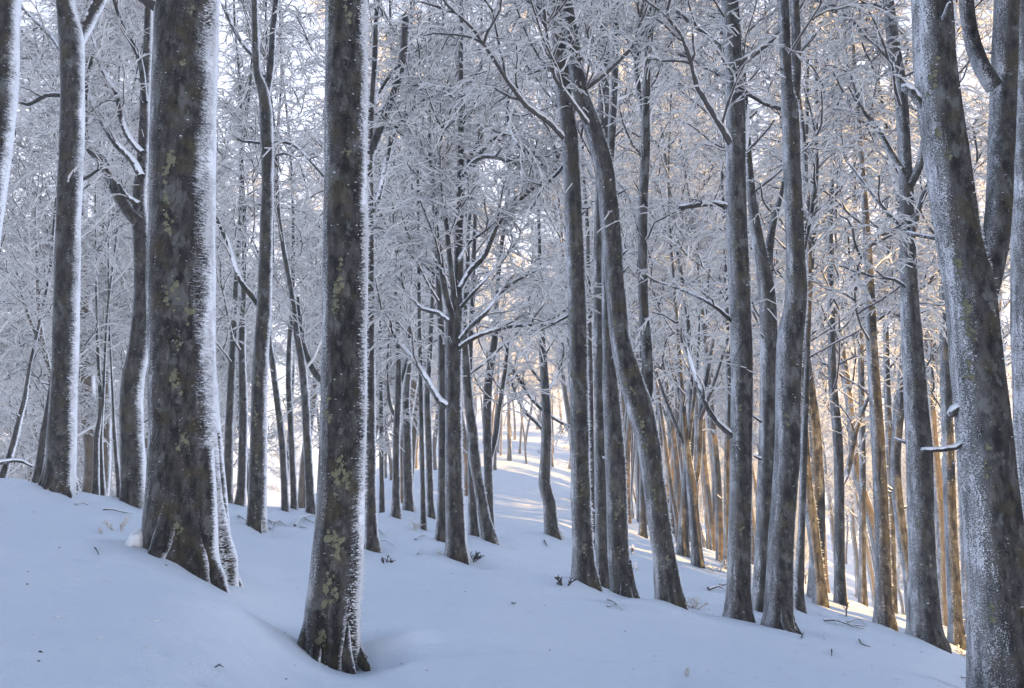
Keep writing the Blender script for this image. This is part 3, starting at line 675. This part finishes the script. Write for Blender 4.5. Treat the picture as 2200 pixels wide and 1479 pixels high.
def build_hero(h, idx):
    rng = np.random.default_rng(100 + idx)
    Y = h['Y']; pts = h['pts']
    base = P(pts[0][0], pts[0][1] - 6, Y)
    W = []; R = []
    dyy = rng.normal() * 0.03
    for j, (px, py, w) in enumerate(pts):
        yy = Y + dyy * (base[2] - P(px, py, Y)[2]) * -1
        W.append(P(px, py, yy)); R.append(pxr(w, py, yy))
    W = np.array(W); R = np.array(R)
    W[0] = base; 
    foot = W[0] + np.array([0, 0, -0.35])
    W = np.vstack([foot, W]); R = np.concatenate([[R[0] * 1.08], R])
    rtop = R[-1]
    if h['ext']:                       # the stem goes on above the picture
        d = unit(W[-1] - W[-2]); p = W[-1]; ztop = 12.5 + rng.random() * 3
        if p[2] < ztop - 1:
            n = 6; r = rtop
            for j in range(n):
                d = unit(d * 0.8 + UP * 0.35 + rvec(rng) * 0.06)
                p = p + d * (ztop - W[-1][2]) / n if j == 0 else p + d * (ztop - p[2]) / (n - j)
                W = np.vstack([W, p]); R = np.append(R, max(0.02, rtop * (1 - 0.8 * (j + 1) / n)))
    big = h['sides'] >= 28
    path, rad = resample(W, R, 0.09 if big else 0.22)
    root = empty('beech_tree', tuple(base), h['label'], 'tree', 'rimed beech trees near the path')
    lp = path - base
    tb = Tubes()
    tb.add(lp, rad, h['sides'], trunk_rfun(idx * 1.7, 5 + idx % 3, 0.30 if big else 0.15, 0.0, 0.05 if big else 0.07, 0.08 if big else 0.05))
    o = obj('trunk', tb.mesh('trunk', M_TRUNK), root)
    tubes = Tubes(); segs = []
    heavy = Tubes(); hb = False
    for L in h['limbs']:
        dz = rng.normal() * 0.10
        lw, lr = [], []
        acc = 0; prev = None
        for j, (px, py, w) in enumerate(L):
            if prev is not None: acc += math.hypot(px - prev[0], py - prev[1]) * Y / F
            prev = (px, py)
            yy = Y + dz * acc * 1.2 + 0.10 * rng.normal() * (acc > 0.3)
            lw.append(P(px, py, yy)); lr.append(pxr(w, py, yy))
        lp2, lr2 = resample(np.array(lw) - base, lr, 0.12)
        lt = Tubes(); lt.add(lp2, lr2, 10 if lr2[0] < 0.08 else 24, trunk_rfun(idx + 0.3, 3, 0.01, -50, 0.08))
        steep = abs(lp2[-1][2] - lp2[0][2]) / (np.linalg.norm(lp2[-1] - lp2[0]) + 1e-6) > 0.93
        obj('limb', lt.mesh('limb', M_TRUNK if steep else M_LIMB), root)
        ll = float(np.linalg.norm(np.diff(lp2, axis=0), axis=1).sum())
        if lr2[-1] < 0.045 and h['twig'] > 0:
            coarse = lp2[::max(1, len(lp2) // 9)]
            fill_limb(coarse, lr2[0] * 0.6, min(ll, 3.0), rng, tubes, segs, 0.8 * h['twig'], 0.5, start=0.3); hb = True
    if h['crown']:
        zmin = max(3.2, (P(pts[-1][0], pts[-1][1], Y)[2] - base[2]) * (0.72 if pts[-1][1] > 300 else (0.95 if h['key'] in ('A', 'B', 'C', 'T555', 'D', 'E', 'BB', 'CC') else 0.64)))
        zt = lp[-1][2]
        if pts[-1][1] > 300: zmin = max(2.6, zmin - 1.2)
        if zt - zmin > 1:
            crown_on(lp, rad, rng, tubes, segs, zmin, zt * 0.98, 12, 3.3, 0.82, 0.6); hb = True
    if tubes.n: obj('branches', tubes.mesh('branches', M_BRANCH), root, kind='stuff')
    if segs: obj('frosted_twigs', prism_mesh('frosted_twigs', segs, M_TWIG), root, kind='stuff')
    if big:
        nr_ = 7 if h['sides'] > 40 else 5; R0 = float(rad[np.argmin(np.abs(lp[:, 2] - 1.2))])
        a0_ = rng.random() * 6.283
        for q in range(nr_):
            a = a0_ + 6.283 * q / nr_ + rng.normal() * 0.18; u_ = np.array([math.cos(a), math.sin(a), 0.0])
            def gl(d): return float(ground_z(base[0] + u_[0] * d, base[1] + u_[1] * d)[0]) - base[2]
            k1 = rng.uniform(0.85, 1.15); sw = np.array([-u_[1], u_[0], 0]) * rng.normal() * 0.25 * R0
            pts_ = [u_ * R0 * 0.50 + UP * R0 * 3.6 * k1, u_ * R0 * 0.72 + UP * R0 * 1.9 * k1, u_ * R0 * 0.98 + UP * (max(gl(R0), -0.1) + R0 * 0.62 * k1),
                    u_ * R0 * 1.26 + sw * 0.5 + UP * (gl(R0 * 1.26) + R0 * 0.10), u_ * R0 * 1.62 + sw + UP * (gl(R0 * 1.62) - R0 * 0.36)]
            q1, q2 = resample(pts_, R0 * np.array([0.30, 0.33, 0.31, 0.25, 0.15]) * rng.uniform(0.8, 1.1), 0.05)
            rt = Tubes(); rt.add(q1, q2, 14, trunk_rfun(idx + q * 0.7, 3, 0.01, -50, 0.10)); obj('root', rt.mesh('root', M_TRUNK), root)
    if h['key'] not in ('D', 'E', 'A', 'CC'):
        for q in range(int(rng.integers(2, 6))):
            i = int(rng.integers(int(len(lp) * 0.12), max(int(len(lp) * 0.12) + 1, int(len(lp) * 0.6))))
            az = rng.random() * 6.283; dd = unit(np.array([math.cos(az), math.sin(az), rng.uniform(0.1, 0.9)]))
            L0 = rng.uniform(0.05, 0.16) * (1.6 if rng.random() < 0.25 else 1) + rad[i]
            r0 = min(0.022, rad[i] * 0.25) * rng.uniform(0.6, 1.1)
            st = Tubes(); st.add([lp[i], lp[i] + dd * rad[i] * 0.9, lp[i] + dd * L0 * 0.8, lp[i] + dd * L0 + UP * 0.012], [r0 * 1.6, r0 * 1.3, r0, r0 * 0.8], 7)
            obj('stub', st.mesh('stub', M_LIMB), root)
    if h['lichen']:
        LICH_OFF[0] = base[0]; LICH_OFF[1] = base[1]
        view_path = path.copy()
        me = lichen_mesh_local(path, rad, base, rng, int(h['lichen'] * 2.0))
        obj('lichen', me, root, kind='stuff')
    if h['rime']:
        vis = (lp[:, 2] < 8.5)
        obj('rime', rime_feathers(lp[vis], rad[vis], rng, h['rime'], 0), root, kind='stuff')
    rr_ = rad[5]
    FEET.append((base[0] - rr_ * 0.9, base[1] - rr_ * 0.5, rr_ * 0.9, 0.10 if big else 0.05)); FEET.append((base[0] + rr_ * 1.5, base[1] - rr_ * 0.7, rr_ * 0.7, -0.075 if big else -0.04))
    return base
def lichen_mesh_local(path, rad, base, rng, n):
    Vs = lichen_mesh(path, rad, rng, n, base[2])
    co = np.empty(len(Vs.vertices) * 3, dtype=np.float32); Vs.vertices.foreach_get('co', co)
    co = co.reshape(-1, 3) - base.astype(np.float32); Vs.vertices.foreach_set('co', co.ravel()); Vs.update()
    return Vs
def _lich_off_fix(): LICH_OFF[0] = 0
HB = {}
for i, h in enumerate(HERO):
    HB[h['key']] = build_hero(h, i)

# ------------------------------------------------------------------ the wood beyond: a few kinds of tree, each placed many times
def make_variant(seed, H, r0, clear, nl, Lmax, dens, fork=False, lean=0.05, droop=0.5):
    rng = np.random.default_rng(seed)
    n = 12; pts = [np.array([0, 0, -0.4])]; d = unit(np.array([rng.normal() * lean, rng.normal() * lean, 1]))
    for j in range(n):
        pts.append(pts[-1] + d * (H + 0.4) / n); d = unit(d + rvec(rng) * np.array([0.07, 0.07, 0]) + UP * 0.03)
    pts = np.array(pts); rad = r0 * np.concatenate([[1.5], np.linspace(1.1, 0.12, n)])
    path, rad = resample(pts, rad, 0.4)
    tb = Tubes(); tb.add(path, rad, 10, trunk_rfun(seed, 4, 0.15, 0, 0.07))
    tubes = Tubes(); segs = []
    if fork:
        i = int(len(path) * rng.uniform(0.3, 0.45))
        fp = branch_path(path[i], unit(np.array([rng.normal() * .3, rng.normal() * .3, 1])), H * 0.55, rng, 8, 0.1, 0.08)
        tb.add(fp, np.linspace(rad[i] * 0.75, 0.02, len(fp)), 8)
        frs, frr = resample(fp, np.linspace(rad[i] * 0.75, 0.02, len(fp)), 0.4)
        crown_on(frs, frr, rng, tubes, segs, max(clear, frs[0][2] + 0.5), frs[-1][2], nl // 2, Lmax * 0.8, dens, droop)
    crown_on(path, rad, rng, tubes, segs, clear, H * 0.97, nl, Lmax, dens, droop)
    return [('trunk', tb.mesh('trunk', M_FAR), None), ('branches', tubes.mesh('branches', M_BRANCH), 'stuff'), ('frosted_twigs', prism_mesh('frosted_twigs', segs, M_TWIG), 'stuff')]

VAR = dict(
    tall=[make_variant(1, 15, 0.13, 4.0, 17, 3.6, 1.25, droop=0.68), make_variant(2, 16, 0.15, 4.5, 17, 3.8, 1.25, True, droop=0.68), make_variant(3, 14, 0.11, 3.6, 16, 3.4, 1.25, True, droop=0.68), make_variant(4, 17, 0.14, 5.0, 17, 3.6, 1.25, droop=0.68)],
    pole=[make_variant(5, 14, 0.085, 5.0, 13, 2.4, 1.25, droop=0.68), make_variant(6, 13, 0.075, 4.2, 13, 2.4, 1.25, droop=0.68), make_variant(7, 15, 0.10, 5.5, 13, 2.6, 1.25, True, droop=0.68)],
    low=[make_variant(8, 8, 0.07, 0.9, 22, 2.8, 1.0, True, 0.12, 0.55), make_variant(9, 10, 0.09, 1.2, 24, 3.2, 1.0, True, 0.1, 0.55), make_variant(10, 6.5, 0.05, 0.6, 18, 2.4, 1.0, True, 0.15, 0.5)],
)
def tri_count(v): return sum(len(m.polygons) * 2 for _, m, _ in v)
print('VARIANT TRIS', {k: [tri_count(v) for v in vs] for k, vs in VAR.items()})
LAB = dict(tall=('tall rimed beech standing back in the frosted wood', 'tall beeches back in the wood'),
           pole=('slim pole-like beech crowded in the thicket behind', 'slim poles in the thicket'),
           low=('bushy young beech with frosted branches down to the snow', 'young frosted beeches in the background'))
placed = [(b[0], b[1], 0.8) for b in HB.values()]
NB = 0
def place(kind, x, y, sc, rng, dist):
    global NB
    where = ' on the far rise' if y > 42 else (' left of the path' if x < 0 else ' right of the path')
    if any((x - a) ** 2 + (y - b) ** 2 < (dist) ** 2 for a, b, _ in placed): return False
    placed.append((x, y, 0))
    vs = VAR[kind]; v = vs[rng.integers(len(vs))]
    z = float(ground_z(x, y)[0])
    root = empty({'tall': 'tall_beech', 'pole': 'slim_beech', 'low': 'young_beech'}[kind], (x, y, z - 0.03), (LAB[kind][0] + where).strip(), 'tree', LAB[kind][1] + where)
    root.rotation_euler = (0, 0, rng.random() * 6.283); root.scale = (sc, sc, sc * rng.uniform(0.92, 1.1))
    for nm, me, kd in v:
        o = obj(nm, me, root)
        if kd: o['kind'] = kd
    NB += 1
    return True
rng = np.random.default_rng(77)
def in_path(x, y):
    return abs(x - 0.35) < (1.5 if y < 26 else 0.9) and y < 40
def sky_window(x, y):      # the bright gap in the canopy on the upper left
    px = 1100 + F * x / y
    return 470 < px < 715 and y < 70
def glade(x, y):           # the strip along which the low sun reaches the far rise
    s_ = 0.8 * x + 0.6 * y; t_ = -0.6 * x + 0.8 * y
    return t_ < 34 and ((15.0 < s_ < 42 and x > 0.34 * y) or (24.5 < s_ < 40 and x > 1.0))
def lane(x, y):
    s_ = 0.8 * x + 0.6 * y; t_ = -0.6 * x + 0.8 * y
    return 23.5 < s_ < 38 and t_ < 36 and x > 1.3
def scatter(count, yr, ur, kinds, sc, dist, ok=lambda x, y: True, pw=1.0):
    n = tries = 0
    while n < count and tries < 6000:
        tries += 1
        y = yr[0] + (yr[1] - yr[0]) * rng.random() ** pw; x = y * rng.uniform(*ur)
        if in_path(x, y) or not ok(x, y): continue
        if lane(x, y) or (glade(x, y) and rng.random() < 0.82): continue
        kd = kinds[rng.integers(len(kinds))]
        if place(kd, x, y, rng.uniform(*sc), rng, dist): n += 1
# dense thin thicket right of the path
scatter(9, (15, 22), (0.20, 0.36), ['pole'], (0.7, 0.9), 0.6)
scatter(50, (22, 44), (0.08, 0.36), ['pole', 'pole', 'pole', 'tall'], (0.8, 1.15), 0.55, pw=1.2)
scatter(9, (16, 34), (0.38, 0.78), ['tall', 'pole'], (0.85, 1.15), 0.9)
scatter(22, (34, 60), (0.26, 0.75), ['tall', 'pole', 'low'], (0.85, 1.2), 1.2)
scatter(8, (26, 46), (0.38, 0.80), ['low'], (0.8, 1.3), 1.0)
scatter(34, (33, 62), (0.07, 0.72), ['low'], (0.9, 1.5), 1.3)
nb = tr = 0                 # small young growth that catches the low sun behind the dark thicket
while nb < 34 and tr < 4000:
    tr += 1
    y = rng.uniform(31, 47); x = y * rng.uniform(0.09, 0.40)
    if 0.8 * x + 0.6 * y < 24: continue
    if place('low', x, y, rng.uniform(0.42, 0.68), rng, 0.9): nb += 1
scatter(14, (26, 44), (-0.78, -0.10), ['low'], (0.9, 1.4), 1.3, ok=lambda x, y: not sky_window(x, y))
# left and centre-left
scatter(15, (17, 34), (-0.75, -0.03), ['tall', 'tall', 'pole'], (0.85, 1.1), 1.2, ok=lambda x, y: not sky_window(x, y) or (y > 22 and rng.random() < 0.4))
scatter(30, (14.5, 27), (-0.78, -0.12), ['low'], (0.75, 1.15), 1.0, ok=lambda x, y: not sky_window(x, y) or rng.random() < 0.3, pw=1.2)
# the far rise
scatter(16, (62, 98), (-0.14, 0.12), ['low', 'low', 'tall'], (1.0, 1.4), 1.5)
scatter(12, (19, 31), (0.13, 0.36), ['pole'], (0.7, 0.95), 0.42)
scatter(12, (41, 66), (-0.05, 0.07), ['pole'], (0.7, 1.0), 1.0, ok=lambda x, y: abs(x - 0.2) > 0.4)
scatter(34, (38, 84), (-0.22, 0.14), ['tall', 'pole', 'pole'], (0.9, 1.2), 1.1)
scatter(20, (44, 80), (-0.3, 0.6), ['tall', 'low'], (0.9, 1.2), 1.5, ok=lambda x, y: not sky_window(x, y))
# the same wood closes round the photographer, unseen; added to shade the foreground snow
for (x, y) in [(-6.5, 3.5), (-9, 7.5), (-8, -1), (-4.5, -3.5), (-11, 2), (-2, -6), (2.5, -4.5), (6, -2), (6.5, 2.5), (9, 5.5), (10, 0), (4.5, -8), (-6.5, -8), (0.5, -10), (12, 9), (-13, 10), (9, -6), (-11, -5)]:
    place('tall', x, y, rng.uniform(0.95, 1.15), rng, 0.5)
for (x, y) in [(-3.4, 0.4), (3.2, 0.8), (0.2, -2.6), (-1.7, -2.0), (2.2, -2.4), (-5.2, 1.6), (5.0, 0.2), (-3.6, -6.2), (-0.9, -4.6)]:
    place('tall', x, y, rng.uniform(1.3, 1.4), rng, 0.3)
print('BACKGROUND TREES', NB)

ground = build_ground()
def gz(x, y):
    return float(ground_z(x, y)[0])

# ------------------------------------------------------------------ thin frosty air
def build_haze():
    k = bpy.data.materials.new('frosty_air'); k.use_nodes = True; t = k.node_tree; t.nodes.clear()
    o = t.nodes.new('ShaderNodeOutputMaterial'); v = t.nodes.new('ShaderNodeVolumePrincipled')
    v.inputs['Color'].default_value = (0.93, 0.95, 0.98, 1); v.inputs['Density'].default_value = HAZE; v.inputs['Anisotropy'].default_value = 0.0
    t.links.new(v.outputs[0], o.inputs['Volume'])
    zs = [c for v_ in ground.bound_box for c in (v_[2],)]
    z0 = min(zs) - 1.0; z1 = max(max(zs), 27.0) + 1.0; r = 640
    V = [(x, y, z) for z in (z0, z1) for (x, y) in ((-r, -r), (r, -r), (r, r), (-r, r))]
    Q = [(0, 3, 2, 1), (4, 5, 6, 7), (0, 1, 5, 4), (1, 2, 6, 5), (2, 3, 7, 6), (3, 0, 4, 7)]
    obj('haze', mesh_from('haze', V, Q, None, [k], smooth=False), None, kind='stuff', label='thin frosty air hanging in the wood', category='haze')
HAZE = 0.0025
build_haze()

# ------------------------------------------------------------------ fallen sticks, brush and small things on the snow
def snow_pt(px, py, Y): return P(px, py, Y)
deps = bpy.context.evaluated_depsgraph_get(); deps.update()
def hit(px, py):
    d = Vector(ray(px, py)).normalized()
    ok, loc, nor, ix = ground.ray_cast(Vector((0, 0, CAMZ)), d)
    return np.array(loc) if ok else None
def stick(name, label, pix, w, cat='stick', lift=0.012, mat=None, forks=(), group=None):
    """a stick lying on the snow along picked points; forks: list of point lists"""
    pts = [hit(px, py) for px, py in pix]
    if any(p is None for p in pts): return
    base = pts[0].copy()
    root = empty(name, tuple(base), label, cat, group)
    def add(pp, w0):
        Y = base[1]; r0 = pxr(w0, 1200, Y)
        ps = np.array(pp) - base
        ps[:, 2] += lift + r0 * 0.6
        for k in range(1, len(ps) - 1): ps[k, 2] += r0 * (1.2 if k % 2 else 0.3)
        q, r = resample(ps, np.linspace(r0, r0 * 0.45, len(ps)), 0.05)
        t = Tubes(); t.add(q, r, 6); obj('stem' if len(root.children) == 0 else 'side_twig', t.mesh('stem', mat or M_STICK), root)
    add(pts, w)
    for f in forks:
        fp = [hit(px, py) for px, py in f]
        if all(p is not None for p in fp): add(fp, w * 0.65)
def sprig(name, label, px, py, n, hpx, spread, seed, cat='shrub', rime=True, wpx=4):
    """upright little shoots growing out of the snow"""
    b = hit(px, py)
    if b is None: return
    rg = np.random.default_rng(seed); sc = b[1] / F
    root = empty(name, tuple(b), label, cat)
    for k in range(n):
        a = rg.random() * 6.28; d = unit(np.array([math.cos(a) * spread, math.sin(a) * spread, 1]))
        off = np.array([math.cos(a), math.sin(a), 0]) * spread * hpx * sc * 0.25 * rg.random()
        L = hpx * sc * rg.uniform(0.6, 1.1)
        path = [off + np.array([0, 0, -0.04])]
        for j in range(4):
            path.append(path[-1] + d * L / 4); d = unit(d + rvec(rg) * 0.2)
        path = np.array(path); t = Tubes(); r = wpx * sc * 0.5
        t.add(path, np.linspace(r, r * 0.5, 5), 5)
        for j in (2, 3):
            for s in (1, -1):
                dd = unit(unit(path[j] - path[j - 1]) + np.array([s * 0.7, rg.normal() * 0.5, 0.1]))
                t.add([path[j], path[j] + dd * L * 0.16, path[j] + dd * L * 0.3 + np.array([0, 0, -0.01])], [r * 0.7, r * 0.6, r * 0.35], 4)
        obj('shoot', t.mesh('shoot', M_TWIG if rime else M_DARKSTICK), root)

stick('forked_twig', 'tiny forked dark twig alone on the snow at lower left', [(462, 1440), (470, 1436), (480, 1440)], 3, forks=[[(470, 1436), (474, 1431)]], mat=M_DARKSTICK)
stick('thin_twig', 'short thin twig poking from the bank left of the stoutest trunk', [(203, 1181), (208, 1190), (212, 1197)], 3, mat=M_DARKSTICK)
stick('fallen_stick', 'curved dark stick lying near the crest of the left bank', [(162, 1087), (176, 1086), (190, 1089)], 4)
stick('fallen_stick', 'long dark stick on the left bank close to the stoutest trunk', [(221, 1098), (245, 1102), (264, 1105), (283, 1106)], 5)
stick('fallen_stick', 'hooked stick half buried right of the stoutest trunk', [(513, 1111), (519, 1118), (530, 1123)], 6)
stick('fallen_branch', 'branching frosted bough on the snow at the foot of the V-forked tree', [(577, 1120), (588, 1128), (600, 1124), (615, 1133)], 5,
      forks=[[(580, 1140), (588, 1128), (598, 1118)], [(596, 1124), (586, 1142)]])
stick('fallen_branch', 'dark crooked bough lying just left of the nearest trunk', [(633, 1133), (645, 1120), (662, 1113), (685, 1112)], 6, forks=[[(655, 1116), (670, 1126), (688, 1128)], [(645, 1134), (660, 1138)]])
stick('upright_stick', 'dark stick against the foot of the nearest trunk', [(750, 1446), (752, 1430), (754, 1412)], 5, mat=M_DARKSTICK)
stick('fallen_branch', 'tangled frosted bough right of the slender trunk with the snapped limb', [(812, 1140), (822, 1150), (830, 1158)], 4, forks=[[(808, 1168), (826, 1166), (845, 1174)], [(822, 1150), (832, 1145)]])
stick('fallen_stick', 'small dark stick on the snow left of the middle tree', [(893, 1162), (902, 1157), (915, 1155)], 4)
stick('fallen_stick', 'short dark stick nearest the camera left of the middle tree', [(898, 1194), (903, 1186), (906, 1182)], 4)
stick('thin_twig', 'slanting thin twig in the path before the lone tree', [(1169, 1164), (1175, 1176)], 3, mat=M_DARKSTICK)
stick('thin_twig', 'lone tiny twig in the open snow of the path', [(1100, 1299), (1104, 1303), (1109, 1299)], 3, mat=M_DARKSTICK)
stick('fallen_branch', 'forked dark branch on the snow below the upright trunk', [(1306, 1292), (1322, 1302), (1337, 1314)], 5, forks=[[(1305, 1307), (1318, 1304)], [(1322, 1302), (1334, 1298)]])
stick('fallen_stick', 'dark log-like stick left of the straight speckled trunk', [(1522, 1270), (1545, 1269), (1562, 1275)], 8)
stick('fallen_stick', 'thinner stick just above the log-like one by the speckled trunk', [(1547, 1261), (1565, 1257)], 6)
stick('fallen_branch', 'spreading frosted branch lying on the slope at right', [(1770, 1337), (1795, 1340), (1822, 1346), (1858, 1350)], 6,
      forks=[[(1782, 1332), (1796, 1340), (1800, 1346)], [(1820, 1340), (1845, 1336), (1862, 1348)], [(1826, 1346), (1840, 1354), (1856, 1355)]])
stick('thin_twig', 'little twig on the snow below the pale two-stemmed trunk', [(1722, 1374), (1727, 1362)], 3, mat=M_DARKSTICK)
stick('thin_twig', 'wispy twig on the open slope at lower right', [(1787, 1400), (1787, 1414)], 3, mat=M_DARKSTICK)
stick('thin_twig', 'broken twigs on the slope left of the thick dark-fronted trunk', [(1846, 1378), (1852, 1390), (1870, 1394)], 3, mat=M_DARKSTICK)
stick('thin_twig', 'pale twigs in the bottom right corner by the double trunk', [(2066, 1460), (2085, 1464), (2098, 1474)], 4, forks=[[(2075, 1472), (2092, 1474)]])
stick('snowy_log', 'snow laden branch reaching in from the left edge above the bank', [(-30, 1062), (30, 1060), (64, 1064)], 14, lift=0.35, cat='log')
sprig('frosted_shoots', 'frosted shoots at the left foot of the many-limbed middle tree', 962, 1196, 7, 34, 0.7, 1)
sprig('frosted_shoots', 'dark brush at the right foot of the many-limbed middle tree', 1016, 1206, 8, 32, 0.8, 2, rime=False, wpx=2.5)
sprig('frosted_shoots', 'feathery frosted brush right of the leaning trunk foot', 1490, 1308, 8, 34, 0.9, 3)
sprig('frosted_shoots', 'small brush at the left foot of the speckled trunk', 1214, 1258, 7, 32, 0.7, 4, rime=False, wpx=3)
sprig('frosted_shoots', 'grassy stems on the snow left of the middle tree', 885, 1140, 8, 34, 0.8, 5, wpx=2)
sprig('frosted_shoots', 'bare brush below the slender trunk with the snapped limb', 832, 1212, 6, 26, 0.9, 6, rime=False, wpx=2.5)
sprig('frosted_shoots', 'frosted shoots sticking up left of the stoutest trunk', 255, 1142, 3, 40, 0.5, 7, wpx=6)
sprig('frosted_shoots', 'single frosted sapling tip on the bank left of the stoutest trunk', 218, 1148, 1, 30, 0.3, 8, wpx=7)
sprig('frosted_stub', 'little rimed stub standing alone in the foreground snow at right', 1473, 1454, 1, 32, 0.1, 9, wpx=9, cat='stub')
sprig('frosted_shoots', 'thin shoots below the golden thicket', 1540, 1228, 6, 34, 0.8, 10, wpx=2.5)
sprig('frosted_shoots', 'upright bare shoot by the slim trunk on the right slope', 1817, 1326, 1, 40, 0.3, 11, rime=False, wpx=3)
sprig('frosted_shoots', 'frosted brush at the right foot of the slim lichen-flecked trunk', 2066, 1408, 5, 26, 0.8, 12, wpx=4)
def stump(label, px, py, hpx, wpx):
    b = hit(px, py); 
    if b is None: return
    sc = b[1] / F; r = wpx * sc / 2
    t = Tubes(); t.add(np.array([[0, 0, -0.1], [0, 0, 0.0], [r * 0.2, 0, hpx * sc * 0.6], [r * 0.3, 0, hpx * sc]]), [r * 1.25, r * 1.1, r * 0.9, r * 0.75], 10, trunk_rfun(px, 4, 0.05, 0, 0.15))
    o = obj('tree_stump', t.mesh('tree_stump', M_LIMB), None, tuple(b), label=label, category='stump')
stump('small dark stump low on the slope left of the leaning trunk', 1358, 1190, 18, 7)
stump('second dark stump further down beside the leaning trunk', 1362, 1222, 12, 14)
stump('snow capped root stump at the left foot of the stoutest trunk', 290, 1172, 22, 40)

def litter(name, label, cat, count, mat, size, seed, near_trees):
    """bits of bark and broken rime scattered over the near snow"""
    rg = np.random.default_rng(seed); Vs = []; Ts = []; c = 0
    feet = [b for b in HB.values()]
    for q in range(count):
        if near_trees and rg.random() < 0.75:
            b = feet[rg.integers(len(feet))]; a = rg.random() * 6.283; d = 0.15 + abs(rg.normal()) * 0.6
            x, y = b[0] + math.cos(a) * d, b[1] + math.sin(a) * d
        else:
            y = 3.5 + 14 * rg.random() ** 1.3; x = y * rg.uniform(-0.68, 0.68)
        ok, loc, nor, ix = ground.ray_cast(Vector((x, y, 8)), Vector((0, 0, -1)))
        if not ok: continue
        s_ = size * rg.uniform(0.4, 1.3); e = rg.uniform(0.4, 2.2); a = rg.random() * 6.283
        ux = np.array([math.cos(a), math.sin(a), 0]) * s_ * e; uy = np.array([-math.sin(a), math.cos(a), 0]) * s_
        p = np.array(loc)
        Vs += [p + ux, p + uy, p - ux, p - uy, p + UP * s_ * 0.8, p - UP * s_ * 0.5]
        for k in range(4): Ts += [(c + k, c + (k + 1) % 4, c + 4), (c + (k + 1) % 4, c + k, c + 5)]
        c += 6
    obj(name, mesh_from(name, Vs, None, Ts, [mat], smooth=False), None, kind='stuff', label=label, category=cat)
litter('bark_litter', 'tiny dark bits of bark and buds strewn over the snow', 'litter', 420, M_DARKSTICK, 0.007, 31, True)
litter('rime_crumbs', 'crumbs of rime dropped on the snow around the trunks', 'rime', 1500, M_RIME, 0.011, 32, True)
